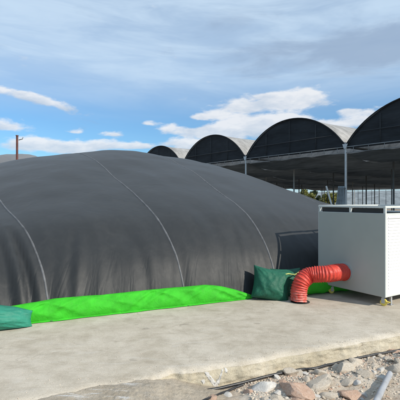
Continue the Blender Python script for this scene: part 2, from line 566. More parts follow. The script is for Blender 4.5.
# ------------------------------------------------------------------ green cloth along the foot
cloth = thing('green_cloth', 'bright green cloth weighed down along the foot of the big grey cover', 'cloth', W(2, 0, 0))
def strip(t0, t1, hfun, bulge, seed, n=190):
    rows = []
    for k in range(23):
        v = k / 22
        row = []
        for i in range(n):
            t = t0 + (t1 - t0) * i / (n - 1)
            h = hfun(t)
            ang = v * math.pi * .62
            # rounded front, tucked into the cover at the top
            u = .05 - bulge * math.sin(v * math.pi) ** .8 * (h / .3) - .03 + v * .13 * (h / .3)
            z = h * math.sin(v * math.pi * .5) ** .9
            w = (nz(t * 4 + v * 1.2, v * 2.0, seed) * .022 + nz(t * 11 - v * 2, v * 4, seed + 3) * .008) * (1 - .6 * v)
            diag = (1 - abs(nz(t * 2.3 + v * 1.6, v * .7, seed + 8)) * 2.5) * .03 + (1 - abs(nz(t * 4.6 - v * 2.6, v * .6, seed + 18)) * 3) * .016
            k_ = math.sin(v * math.pi) ** .7 * min(1, h / .15)
            row.append(W(t, u - (w + diag) * k_, max(.004, z + (w * .3) * min(1, v * 3))))
        rows.append(row)
    # loose hem lying on the slab
    hem = []
    for i in range(n):
        t = t0 + (t1 - t0) * i / (n - 1)
        h = hfun(t)
        hem.append(W(t, .02 - (.035 + .03 * nz(t * 3.1, seed)) * min(1, h / .12), .006 + .004 * nz(t * 9, seed)))
    return [hem] + rows
def hgreen(t):
    h = .268 + .012 * nz(t * 1.3, 4.0) + .003 * nz(t * 7, 1.0)
    if t > 2.55:
        h *= max(.05, 1 - ((t - 2.55) / .9) ** 1.7 * .85)
    if t < .4:
        h *= .8 + .2 * max(0, t + .3) / .7
    return h
bm = bmesh.new()
grid(bm, [[p - cloth.location for p in r] for r in strip(-.30, 3.42, hgreen, .045, 2.0)])
obj('cloth_sheet', bm, M['green'], cloth, True)

roll = thing('green_cloth', 'rolled up bright green cloth lying behind the red hose under the cabinet', 'cloth', W(4.75, -.15, 0))
bm = bmesh.new()
pts, rad = [], []
for i in range(60):
    t = 4.28 + 1.1 * i / 59
    pts.append(W(t, -.12 + .03 * nz(t * 3, 7), .115 + .012 * nz(t * 5, 2)) - roll.location)
    rad.append(.115 + .014 * nz(t * 7, 5))
tube(bm, pts, rad, 22)
for v_ in bm.verts:
    v_.co += Vector((0, 0, 1)) * .010 * nz(v_.co.x * 4, v_.co.y * 30, v_.co.z * 30)
obj('cloth_roll', bm, M['green'], roll, True, 50)

# ------------------------------------------------------------------ sacks
def pillow(wd, ht, th, seed, nx=44, ny=40, wr=.022, sag=.12, cav=.10):
    """upright sack, x = width, z = height, y = thickness, foot at z=0"""
    bm = bmesh.new()
    front, back = [], []
    for j in range(ny + 1):
        b_ = -1 + 2 * j / ny
        fr, bk = [], []
        for i in range(nx + 1):
            a = -1 + 2 * i / nx
            x = wd * .5 * a * (1 - cav * (1 - b_ * b_))
            z = ht * .5 * (b_ * (1 - .09 * (1 - a * a)) + 1)
            belly = max(0.0, (1 - abs(a) ** 2.6)) ** .55 * max(0.0, (1 - abs(b_) ** 2.6)) ** .55
            fat = th * .5 * belly * (1 + sag * (1 - (b_ + 1)))
            d1 = wr * belly * (fbm(a * 2.0, b_ * 2.0, seed, 4) + .9 * (.5 - abs(nz(a * 2.6 + b_ * 1.7, b_ * 1.4, seed + 3)) * 1.6))
            # gathers radiating from the corners
            for cx, cz in ((-1, 1), (1, 1), (-1, -1), (1, -1)):
                r_ = math.hypot(a - cx, b_ - cz)
                an = math.atan2(b_ - cz, a - cx)
                d1 += .010 * math.sin(an * 15 + seed) * math.exp(-r_ * 1.8) * min(1, r_ * 4)
            fr.append(Vector((x, -fat - d1, z)))
            bk.append(Vector((x, fat * .8 + d1 * .5, z)))
        front.append(fr); back.append(bk)
    grid(bm, front)
    grid(bm, [r[::-1] for r in back])
    bmesh.ops.remove_doubles(bm, verts=bm.verts, dist=.0008)
    bmesh.ops.recalc_face_normals(bm, faces=bm.faces)
    return bm

def place(o, loc, rot):
    o.location = loc
    o.rotation_euler = rot

s1 = thing('sandbag', 'plump dark green sack with one corner pointing up, at the end of the green cloth', 'sack', W(3.63, -.15, 0), YAW_T - .35)
o = obj('sack_body', pillow(.64, .56, .38, 1.3), M['sack'], s1, True)
o.rotation_euler = (R(-20), R(11), 0); o.location = (0, -.02, -.045)
for v_ in o.data.vertices:
    if v_.co.z < .05: v_.co.z = .05 + (v_.co.z - .05) * .3
s2 = thing('sandbag', 'shadowed dark green sack with pale tape hem, between another sack and the red hose', 'sack', W(4.10, -.08, 0), YAW_T - .05)
o = obj('sack_body', pillow(.60, .50, .32, 5.1), M['sack'], s2, True)
o.rotation_euler = (R(-22), R(2), 0); o.location = (0, 0, -.03)
bm = bmesh.new()
pts = [Vector((-.20 + .46 * k / 24, -.115 - .015 * math.sin(k * .7), .385 + .012 * math.sin(k * .5) + .012 * k / 24)) for k in range(25)]
tube(bm, pts, .011, 6)
o = obj('tape_hem', bm, M['cord'], s2, True)
s3 = thing('sandbag', 'long teal green sack lying at the left end of the cover foot', 'sack', W(-.70, -.11, 0), YAW_T)
o = obj('sack_body', pillow(1.66, .36, .40, 8.7, 80, 40, .034, .12, .03), M['sack_teal'], s3, True)
for v_ in o.data.vertices:      # slumps towards its end
    a_ = max(0.0, v_.co.x / .83 - .35) / .65
    v_.co.z *= 1 - .42 * a_ ** 1.5
    v_.co.z = max(.02, v_.co.z) + .012 * nz(v_.co.x * 5, 2.0) * (v_.co.z > .1)
o.rotation_euler = (R(-14), 0, 0); o.location = (0, 0, -.02)

# ------------------------------------------------------------------ the cabinet
CAB = Vector((2.75, 5.93, 0))
CRZ = math.atan2(.535, .843)
LX, LY, Z0, ZP, ZT = 1.72, 1.27, .150, 1.400, 1.512
cab = thing('blower_cabinet', 'light grey steel blower cabinet on yellow wheels with an open top rail', 'cabinet', CAB, CRZ)
pw = .045
bm = bmesh.new()                                   # frame: corner posts, bottom and middle rails
for x0 in (0, LX - pw):
    for y0 in (0, LY - pw):
        box(bm, x0, x0 + pw, y0, y0 + pw, Z0, ZP, .004)
for z0 in (Z0, ZP - .03):
    for y0 in (0, LY - pw):
        box(bm, pw + .001, LX - pw - .001, y0 + .002, y0 + pw - .002, z0 + .001, z0 + .029, .003)
    for x0 in (0, LX - pw):
        box(bm, x0 + .002, x0 + pw - .002, pw + .001, LY - pw - .001, z0 + .001, z0 + .029, .003)
obj('frame', bm, M['frame_paint'], cab)
bm = bmesh.new()                                   # raised rail with slots below it
rb = .034
for y0 in (0, LY - rb):
    box(bm, 0, LX, y0, y0 + rb, ZT - rb, ZT, .004)
for x0 in (0, LX - rb):
    box(bm, x0 + .001, x0 + rb - .001, rb + .001, LY - rb - .001, ZT - rb + .001, ZT - .001, .003)
for x, y in ((0, 0), (LX - .045, 0), (0, LY - .045), (LX - .045, LY - .045), (.90, 0), (.90, LY - .034), (0, .60), (LX - .034, .60)):
    box(bm, x + .002, x + .036, y + .002, y + .036, ZP + .001, ZT - rb - .001, .003)
obj('top_rail', bm, M['frame_paint'], cab)
bm = bmesh.new(); box(bm, .003, LX - .003, .003, LY - .003, ZP - .085, ZP - .081); obj('top_panel', bm, M['dark_inside'], cab)
bm = bmesh.new(); box(bm, .01, LX - .01, .01, LY - .01, Z0 - .004, Z0 - .0005); obj('base_panel', bm, M['zinc'], cab)
def panel(name, x0, x1, y0, y1, mat):
    bm = bmesh.new(); box(bm, x0, x1, y0, y1, Z0 + .004, ZP - .004, .002)
    return obj(name, bm, mat, cab)
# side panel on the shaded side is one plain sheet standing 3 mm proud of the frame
panel('side_panel', -.004, -.001, .012, LY - .012, M['shade_toned_paint'])
panel('side_panel', LX + .001, LX + .004, .012, LY - .012, M['shade_toned_paint'])
panel('back_panel', .012, LX - .012, LY + .001, LY + .004, M['shade_toned_paint'])
# dark mesh behind the slots of the shaded side
bm = bmesh.new(); box(bm, .05, .053, .05, LY - .05, ZP - .08, ZT - rb - .002); obj('slot_backing', bm, M['dark_inside'], cab)
# sunny panel: pressed louvres in two columns
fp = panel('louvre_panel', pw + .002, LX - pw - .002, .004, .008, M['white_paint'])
bm = bmesh.new()
for c0, c1 in ((.075, .44), (.49, .84), (.89, 1.24), (1.29, 1.63)):
    z = .27
    while z < 1.33:
        # each louvre a shallow hood, thick at its lower lip
        y_out, y_in = -.003, .0035
        vs = [bm.verts.new(p) for p in ((c0, y_in, z + .026), (c1, y_in, z + .026), (c1 - .006, y_out, z), (c0 + .006, y_out, z), (c0 + .006, y_in, z - .003), (c1 - .006, y_in, z - .003))]
        bm.faces.new((vs[0], vs[3], vs[2], vs[1]))
        bm.faces.new((vs[3], vs[4], vs[5], vs[2]))
        bm.faces.new((vs[0], vs[4], vs[3]))
        bm.faces.new((vs[1], vs[2], vs[5]))
        z += .046
obj('louvre', bm, M['white_paint'], fp)
def ring(bm, c, ax, r0, r1, h, n=28):
    """annulus extruded along ax"""
    ax = Vector(ax).normalized()
    x = ax.cross(Vector((0, 0, 1)) if abs(ax.z) < .9 else Vector((1, 0, 0))).normalized(); y = ax.cross(x)
    c = Vector(c)
    loops = []
    for r_, hh in ((r0, 0), (r1, 0), (r1, h), (r0, h)):
        loops.append([bm.verts.new(c + (x * math.cos(k * 2 * math.pi / n) + y * math.sin(k * 2 * math.pi / n)) * r_ + ax * hh) for k in range(n)])
    for a in range(4):
        for k in range(n):
            bm.faces.new((loops[a][k], loops[a][(k + 1) % n], loops[(a + 1) % 4][(k + 1) % n], loops[(a + 1) % 4][k]))
HY, HZ, HR = .72, .425, .135
bm = bmesh.new(); ring(bm, (-.0045, HY, HZ), (-1, 0, 0), HR - .03, HR + .012, .03)
obj('outlet_collar', bm, M['zinc'], cab, True, 40)
def caster(x, y, rz):
    f = bmesh.new()
    box(f, -.045, .045, -.035, .035, .138, .1455)
    tube(f, [(0, 0, .118), (0, 0, .138)], .022, 12)
    for s_ in (-1, 1):
        box(f, -.018, .03, s_ * .026 - .002, s_ * .026 + .002, .04, .118)
    box(f, -.02, .03, -.0235, .0235, .112, .118)
    o = obj('caster', f, M['zinc'], cab)
    o.location = (x, y, 0); o.rotation_euler = (0, 0, rz)
    wm = bmesh.new()
    prof_ = [(-.02, .03), (-.02, .046), (-.015, .052), (.015, .052), (.02, .046), (.02, .03)]
    n = 22
    loops = [[wm.verts.new((.012 + r_ * math.cos(k * 2 * math.pi / n), yy, .052 + r_ * math.sin(k * 2 * math.pi / n))) for k in range(n)] for yy, r_ in prof_]
    for a in range(len(loops) - 1):
        for k in range(n):
            wm.faces.new((loops[a][k], loops[a + 1][k], loops[a + 1][(k + 1) % n], loops[a][(k + 1) % n]))
    wm.faces.new(loops[0]); wm.faces.new(loops[-1][::-1])
    obj('wheel', wm, M['yellow'], o, True, 35)
    bk = bmesh.new()
    box(bk, .035, .10, -.02, .02, .055, .068, .003)
    box(bk, .028, .05, -.022, .022, .068, .09, .003)
    obj('brake_lever', bk, M['yellow'], o)
    return o
caster(.09, .10, R(-70)); caster(.09, LY - .22, R(160)); caster(LX - .12, .10, R(-60)); caster(LX - .12, LY - .22, R(20))
bm = bmesh.new(); box(bm, .21, .245, .045, .08, .0, Z0 - .005, .003); box(bm, .19, .265, .03, .095, 0.001, .008)
obj('support_leg', bm, M['zinc'], cab)

# ------------------------------------------------------------------ red hose
def cabw(x, y, z):
    c_, s_ = math.cos(CRZ), math.sin(CRZ)
    return Vector((CAB.x + x * c_ - y * s_, CAB.y + x * s_ + y * c_, z))
foot = Vector((1.545, 6.28, 0))
hs = thing('red_hose', 'fat red ribbed hose bending from the cabinet down into the slab', 'hose', foot)
a0 = cabw(-.012, HY, HZ)
ctrl = [a0, cabw(-.20, HY - .005, HZ + .012), cabw(-.42, HY - .02, HZ + .015),
        foot + Vector((.20, .07, .405)), foot + Vector((.07, .03, .325)), foot + Vector((.015, .012, .19)), foot + Vector((0, 0, .02))]
pts = curve_pts([p - foot for p in ctrl], 60)
# arc-length ribs
L = [0.0]
for i in range(1, len(pts)):
    L.append(L[-1] + (pts[i] - pts[i - 1]).length)
ribs = 33
step = L[-1] / (ribs * 8)
def at_len(s):
    for i in range(1, len(L)):
        if L[i] >= s:
            f_ = (s - L[i - 1]) / max(1e-9, L[i] - L[i - 1])
            return pts[i - 1].lerp(pts[i], f_)
    return pts[-1]
hp, hr = [], []
for i in range(ribs * 8 + 1):
    s_ = i * step
    ph = (i % 8) / 8
    rb_ = abs(math.sin(math.pi * (i / 8)))
    hp.append(at_len(s_)); hr.append(HR - .013 * rb_ ** .8 + .005 * nz(i * .07, 3) + .003 * nz(i * .9, 8))
bm = bmesh.new()
tube(bm, hp, hr, 36, cap=False)
for v_ in bm.verts:      # crumpled fabric between the wires
    p_ = v_.co
    v_.co = p_ + Vector((nz(p_.x * 22, p_.y * 22, p_.z * 22), nz(p_.x * 22, p_.y * 22, p_.z * 22 + 9), nz(p_.x * 22 + 5, p_.y * 22, p_.z * 22))) * .007
obj('duct', bm, M['hose'], hs, True)
bm = bmesh.new()
ring(bm, (.03, .01, .0), (0, 0, 1), HR - .04, HR + .012, .006)
obj('floor_ring', bm, M['dark_inside'], hs, True, 40)
bm = bmesh.new()
ring(bm, (a0 - foot), (a0 - ctrl[1]), HR - .005, HR + .007, -.03)
obj('hose_clamp', bm, M['hose'], hs, True, 40)

# ------------------------------------------------------------------ ground, slab, rubble
bm = bmesh.new()
rows = []
xs = [-4000, -1500, -500, -200, -100, -60, -40] + [x for x in range(-30, 61, 3)] + [80, 120, 200, 500, 1500, 4000]
ys = [-4000, -1000, -300, -100, -50, -20, -10, -5] + [y for y in range(-2, 91, 3)] + [110, 150, 250, 600, 1500, 4000]
for y in ys:
    rows.append([Vector((x, y, -.24 + (.05 * fbm(x * .2, y * .2, 1) if abs(x) < 60 and y < 95 else 0))) for x in xs])
grid(bm, rows)
o = obj('ground', bm, M['soil'], None, True); o['kind'] = 'structure'

# slab: top sheet plus its own rough front face
US = -2.15
bm = bmesh.new()
def edge_u(t):
    e = US + .014 * fbm(t * 1.7, 3.3, 0, 4) + .016 * fbm(t * 6.5, 1.3, 0, 5) + .03 * max(0, nz(t * 3.4, 8.0) - .25)
    # broken nose at the corner near the spill
    if .2 < t < 2.0:
        e += .10 * max(0, math.sin(math.pi * (t - .2) / 1.8)) * (.55 + .7 * fbm(t * 4.2, 9.1, 0, 5))
    return e
tl = [-14 + i * .5 for i in range(26)] + [-1 + i * .02 for i in range(0, 501)] + [9.5 + i * .5 for i in range(20)]
rows = []
for u_ in (17.0, 8, 3, 1, 0, -.8, -1.4, -1.8):
    rows.append([W(t, u_, 0) for t in tl])
for off, z in ((.12, 0.0), (.07, -.003), (.04, -.009), (.018, -.02), (0.0, -.036)):
    rows.append([W(t, edge_u(t) + off, z + .003 * nz(t * 6, off * 20)) for t in tl])
grid(bm, rows[::-1])
o = obj('pavement', bm, M['slab'], None, True, 50); o['kind'] = 'structure'
bm = bmesh.new()
rows = []
for k in range(25):
    v = k / 24
    rows.append([W(t, edge_u(t) - .06 * v + (.022 * fbm(t * 3, v * 2, 4.1, 5) + .010 * fbm(t * 16, v * 9, 7.7, 4)) * min(1, v * 6), -.036 - .20 * v) for t in tl])
grid(bm, rows[::-1])
o = obj('pavement_edge', bm, M['slab_edge'], None, True, 60); o['kind'] = 'structure'

# bed of rubble dust in front of the slab
bm = bmesh.new()
rows = []
def bed_z(t, u):
    far = max(0, min(1, (US - u) / .5))
    return -.185 + .05 * fbm(t * 1.4, u * 1.4, 6.0, 5) * (.35 + .65 * far) + .05 * far + .022 * fbm(t * 7, u * 7, 2.0, 5)
for j in range(110):
    u_ = US + .06 - 3.6 * j / 109
    rows.append([W(-3 + 13 * i / 320, u_, bed_z(-3 + 13 * i / 320, u_)) for i in range(321)])
grid(bm, rows[::-1])
o = obj('rubble_ground', bm, M['rubble'], None, True); o['kind'] = 'structure'

# lump of spilled concrete sloping off the broken edge
sp_c = W(1.05, US - .15, -.14)
spill = tag(obj('concrete_spill', bmesh.new(), M['spill']), 'rough brown lump of spilled concrete with white scrapes, sloping off the broken slab edge', 'concrete')
bm = bmesh.new()
rows = []
for j in range(150):
    v = j / 149
    row = []
    for i in range(260):
        t = -.45 + 2.25 * i / 259
        u_ = US + .14 - 1.25 * v
        end = max(0, min(1, (1.95 - t) / .9)) ** .8 * max(0, min(1, (t + .45) / .25))
        # starts just under the slab top, then sinks to the rubble
        zt = -.012 - .02 * v + (-.17) * max(0, v - (.2 + .2 * nz(t * 1.3, 5))) ** 1.1
        z = zt * end + (-.27) * (1 - end)
        z += (.020 * fbm(t * 2.6, u_ * 2.6, 8, 5) + .0045 * fbm(t * 26, u_ * 26, 3, 5) + .010 * max(0, nz(t * 13, u_ * 13, 1) - .25)) * min(1, v * 6)
        row.append(W(t, u_, min(z, -.006 if v < .14 else 9)) - sp_c)
    rows.append(row)
grid(bm, rows[::-1])
bm.to_mesh(spill.data); bm.free()
for p in spill.data.polygons: p.use_smooth = True
spill.location = sp_c
spill.rotation_euler = (0, 0, 0)

# stones
def rock_mesh(seed, flat=.7, cuts=9, sub=3):
    r_ = random.Random(seed)
    bm = bmesh.new()
    bmesh.ops.create_icosphere(bm, subdivisions=sub, radius=1.0)
    planes = []
    for k in range(cuts):
        n = Vector((r_.uniform(-1, 1), r_.uniform(-1, 1), r_.uniform(-1, 1))).normalized()
        planes.append((n, r_.uniform(.45, .82)))
    for v_ in bm.verts:
        for n, d in planes:
            k = v_.co.dot(n)
            if k > d:
                v_.co -= n * (k - d) * .96
        v_.co *= 1 + .07 * fbm(v_.co.x * 2 + seed, v_.co.y * 2, v_.co.z * 2, 4)
        v_.co.z *= flat
    return bm
ROCKS = []
for i in range(10):
    b_ = rock_mesh(i * 7 + 3, .55 + .05 * (i % 5), 8 + i % 4, 3)
    me = bpy.data.meshes.new('stone'); b_.to_mesh(me); b_.free()
    ROCKS.append(me)
MATS = ['rock_white', 'rock_beige', 'rock_red', 'rock_grey']
RM = {}
for k in MATS:
    for i, me in enumerate(ROCKS):
        c_ = me.copy(); c_.materials.append(M[k])
        for p in c_.polygons: p.use_smooth = True
        try: c_.set_sharp_from_angle(angle=R(24))
        except Exception: pass
        RM[k, i] = c_
def stone(k, i, t, u, size, label, group=None, sc=(1, 1, 1), rot=None, sink=.46, z=None):
    o = bpy.data.objects.new('stone', RM[k, i])
    C.objects.link(o)
    zz = bed_z(t, u) if z is None else z
    o.location = W(t, u, zz + size * .5 * (1 - sink * 2) * sc[2])
    o.scale = (size * sc[0], size * sc[1], size * sc[2])
    o.rotation_euler = rot or (rnd.uniform(-.4, .4), rnd.uniform(-.4, .4), rnd.uniform(0, 6.28))
    tag(o, label, 'stone', group)
    return o
def on_px(px, py, z=-.16):
    """where a spot seen in the photograph lies on the rubble (metres along / across the slab)"""
    Y = (1.6 - z) * 400 / (py - 200); X = (px - 200) / 400 * Y
    d = Vector((X, Y, 0)) - ORG
    return d.dot(TD), d.dot(UD)
big = [
    ('rock_white', 0, 264, 389, .155, 'large pale pointed stone beside the black pipe, biggest white one in the rubble', (1.05, .8, .95)),
    ('rock_red', 1, 294, 396, .17, 'large flat red-brown stone at the bottom of the rubble, right of the pale pointed stone', (1.2, .9, .7)),
    ('rock_red', 2, 249, 392, .055, 'small red-brown stone wedged left of the large pale pointed stone', (1, 1, .9)),
    ('rock_beige', 3, 320, 386, .13, 'broad sandy beige stone in the middle of the rubble', (1.35, .9, .5)),
    ('rock_beige', 4, 345, 372, .11, 'rough beige stone close under the slab edge, right of the middle', (1.4, .8, .7)),
    ('rock_red', 5, 351, 395, .13, 'rounded red-brown stone left of the grey pipe', (1.2, 1, .7)),
    ('rock_white', 6, 305, 375, .05, 'white chip touching the black pipe', (1.2, .8, 1)),
    ('rock_beige', 7, 397, 372, .11, 'beige stone right of the grey pipe', (1, 1, .8)),
    ('rock_white', 8, 226, 393, .06, 'whitish stone between the two black pipe strands', (1.3, .9, .8)),
    ('rock_grey', 9, 364, 380, .10, 'dark grey stone pressed against the grey pipe', (1.2, .8, .8)),
    ('rock_white', 2, 333, 397, .07, 'white stone at the very bottom between two red-brown stones', (1.2, .9, .8)),
    ('rock_red', 7, 213, 399, .07, 'red-brown stone below the black pipe at the left end of the rubble', (1.2, .9, .7)),
]
for k, i, px, py, sz, lab, sc in big:
    t_, u_ = on_px(px, py)
    stone(k, i, t_, u_, sz, lab, None, sc, (rnd.uniform(-.15, .15), rnd.uniform(-.15, .15), rnd.uniform(0, 6.28)))
GL = 'small angular stone, one of many strewn over the rubble below the slab'
n = 0
while n < 275:
    t_ = rnd.uniform(1.5, 6.2); u_ = US - .07 - abs(rnd.gauss(0, .55))
    if u_ < US - 2.0: continue
    if t_ < 2.2 and u_ > US - .45 : continue
    sz = rnd.choice((.022, .028, .035, .045, .06, .08)) * rnd.uniform(.8, 1.2)
    stone(rnd.choice(['rock_white', 'rock_white', 'rock_beige', 'rock_beige', 'rock_red', 'rock_grey', 'rock_beige', 'rock_beige']), rnd.randrange(10), t_, u_, sz, GL, 'small stones in the rubble', (rnd.uniform(.8, 1.4), 1, rnd.uniform(.6, 1)))
    n += 1
_b = bmesh.new(); bmesh.ops.create_icosphere(_b, subdivisions=1, radius=1.0); _b.verts.index_update()
ICO_V = [v_.co.copy() for v_ in _b.verts]; ICO_F = [[v_.index for v_ in f_.verts] for f_ in _b.faces]; _b.free()
# fine gravel: more than anyone could count
def gravel(mat, seed, count, smin, smax, name='gravel'):
    r_ = random.Random(seed)
    bm = bmesh.new()
    for _ in range(count):
        t_ = r_.uniform(-.4, 7.5); u_ = US - .05 - abs(r_.gauss(0, .75))
        if t_ < 1.85 and u_ > US - 1.0 : continue
        s_ = r_.uniform(smin, smax)
        c_ = W(t_, u_, bed_z(t_, u_) - s_ * .05)
        rot = Matrix.Rotation(r_.uniform(0, 6.28), 3, Vector((r_.uniform(-1, 1), r_.uniform(-1, 1), r_.uniform(-1, 1))).normalized())
        sc_ = Vector((r_.uniform(.7, 1.2), r_.uniform(.6, 1), r_.uniform(.45, .8)))
        vs = [bm.verts.new(c_ + rot @ Vector((a_.x * sc_.x, a_.y * sc_.y, a_.z * sc_.z)) * s_ * r_.uniform(.6, 1.15)) for a_ in ICO_V]
        for f_ in ICO_F:
            bm.faces.new([vs[i] for i in f_])
    o = obj(name, bm, M[mat])
    tag(o, 'fine %s gravel scattered among the stones below the slab' % {'rock_white': 'whitish', 'rock_beige': 'sandy', 'rock_red': 'reddish brown', 'rock_grey': 'grey'}[mat], 'gravel')
    o['kind'] = 'stuff'
gravel('rock_beige', 11, 7500, .004, .020)
gravel('rock_white', 12, 900, .003, .010)
gravel('rock_red', 13, 1700, .005, .020)
gravel('rock_grey', 14, 1500, .005, .018)

r_ = random.Random(31)
bm = bmesh.new()
for _ in range(420):
    t_ = r_.uniform(-.5, 7); u_ = US + .03 + abs(r_.gauss(0, .5)) ** 1.6
    if r_.random() < .25: u_ = US + r_.uniform(.1, 1.9)
    s_ = r_.uniform(.0025, .007)
    rot = Matrix.Rotation(r_.uniform(0, 6.28), 3, 'Z')
    vs = [bm.verts.new(W(t_, u_, s_ * .3) + rot @ Vector((a_.x, a_.y * .7, a_.z * .6)) * s_ * r_.uniform(.6, 1.15)) for a_ in ICO_V]
    for f_ in ICO_F:
        bm.faces.new([vs[i] for i in f_])
o = obj('grit', bm, M['rock_beige'])
tag(o, 'loose sandy grit scattered over the concrete slab near its edge', 'grit')
o['kind'] = 'stuff'

# white plaster crumbs by the chipped edge
pl_t, pl_u = on_px(216, 372, -.05)
pl = thing('plaster_splash', 'white V-shaped splash of smashed plaster on the broken slab edge', 'plaster', W(pl_t, edge_u(pl_t) - .035, -.19), YAW_T)
PLU = edge_u(pl_t) - .035
for q, poly in enumerate(([(-.115, .15), (-.085, .152), (-.03, .08), (-.002, .03), (-.03, .012), (-.07, .07)],
                          [(.085, .15), (.068, .15), (.03, .09), (.006, .045), (.02, .02), (.055, .09)],
                          [(-.03, .04), (-.025, .06), (-.008, .05), (.012, .07), (.022, .04), (.015, .01), (-.02, .0)],
                          [(.10, .16), (.125, .15), (.12, .11), (.095, .12)],
                          [(-.15, .08), (-.12, .09), (-.115, .06), (-.14, .05)])):
    bm = bmesh.new()
    rim = []
    n_ = len(poly)
    for i in range(n_):            # ragged outline
        a_, b_ = Vector(poly[i]), Vector(poly[(i + 1) % n_])
        for k in range(5):
            p = a_.lerp(b_, k / 5)
            rim.append(p + Vector((nz(p.x * 60, p.y * 60, q), nz(p.x * 60, p.y * 60, q + 7))) * .009)
    cen = sum(rim, Vector((0, 0))) / len(rim)
    def shard(p, h):
        # draped on the broken face of the slab
        t_, z_ = pl_t + p.x, p.y - .19
        v_ = max(0.0, min(1.0, (-.036 - z_) / .20))
        e_ = edge_u(t_) - .06 * v_ + (.022 * fbm(t_ * 3, v_ * 2, 4.1, 5) + .010 * fbm(t_ * 16, v_ * 9, 7.7, 4)) * min(1, v_ * 6)
        if z_ > -.036:
            e_ += .09 * ((z_ + .036) / .036) ** 2
            return Vector((p.x, e_ - PLU, p.y + h))
        return Vector((p.x, e_ - PLU - h, p.y))
    loops = []
    for f_, h in ((1.0, -.01), (1.0, .003), (.86, .005), (.5, .006)):
        loops.append([bm.verts.new(shard(cen + (p - cen) * f_, h + .003 * nz(p.x * 40, p.y * 40, f_ * 3 + q))) for p in rim])
    for a_ in range(3):
        for k in range(len(rim)):
            bm.faces.new((loops[a_][k], loops[a_][(k + 1) % len(rim)], loops[a_ + 1][(k + 1) % len(rim)], loops[a_ + 1][k]))
    bm.faces.new(loops[3])
    bmesh.ops.recalc_face_normals(bm, faces=bm.faces)
    obj('shard', bm, M['plaster'], pl, True, 40)

# black pipes along the foot of the slab
def ground_pipe(name, pix, r_, label, cat, mat, lift=.0, z0=-.16):
    P = [W(*on_px(px, py, z0), 0) for px, py in pix]
    pts = curve_pts(P, 14)
    out = []
    for p in pts:
        d = p - ORG
        zz = bed_z(d.dot(TD), d.dot(UD))
        out.append(Vector((p.x, p.y, max(zz, -.19) + r_ * .9 + lift)))
    sm = []
    for i in range(len(out)):
        a = out[max(0, i - 9):i + 10]
        sm.append(Vector((out[i].x, out[i].y, sum(v.z for v in a) / len(a))))
    base = sm[len(sm) // 2].copy(); base.z = -.19
    bm = bmesh.new()
    tube(bm, [p - base for p in sm], r_, 12)
    o = obj(name, bm, mat, None, True, 50, base)
    tag(o, label, cat)
    return o
ground_pipe('black_pipe', [(120, 412), (158, 403), (200, 392), (237, 384), (267, 377.5), (300, 371.5), (314, 371), (332, 366), (350, 361), (375, 356), (400, 351), (440, 341), (500, 327)], .0135,
            'thin black pipe running all along the foot of the slab edge', 'pipe', M['black_pipe'], .012)
ground_pipe('black_pipe', [(196, 412), (206, 404), (214, 398), (222, 392.5), (228, 389.5), (236, 386), (243, 383.5)], .011,
            'short black pipe strand splitting off below the chipped corner of the slab', 'pipe', M['black_pipe'], .006)
p0 = W(*on_px(390, 373, -.08), -.085); p1 = W(*on_px(371, 412, -.06), -.06)
bm = bmesh.new()
ax = (p1 - p0)
ring_pts = [Vector((0, 0, 0)) + ax * (k / 14) for k in range(15)]
tube(bm, ring_pts, .026, 18, cap=False)
tube(bm, ring_pts[::-1], .021, 18, cap=False)
ring(bm, (0, 0, 0), ax, .021, .026, .0005, 18)
o = obj('grey_pipe', bm, M['grey_pipe'], None, True, 50, p0)
tag(o, 'grey plastic pipe offcut lying across the rubble', 'pipe')

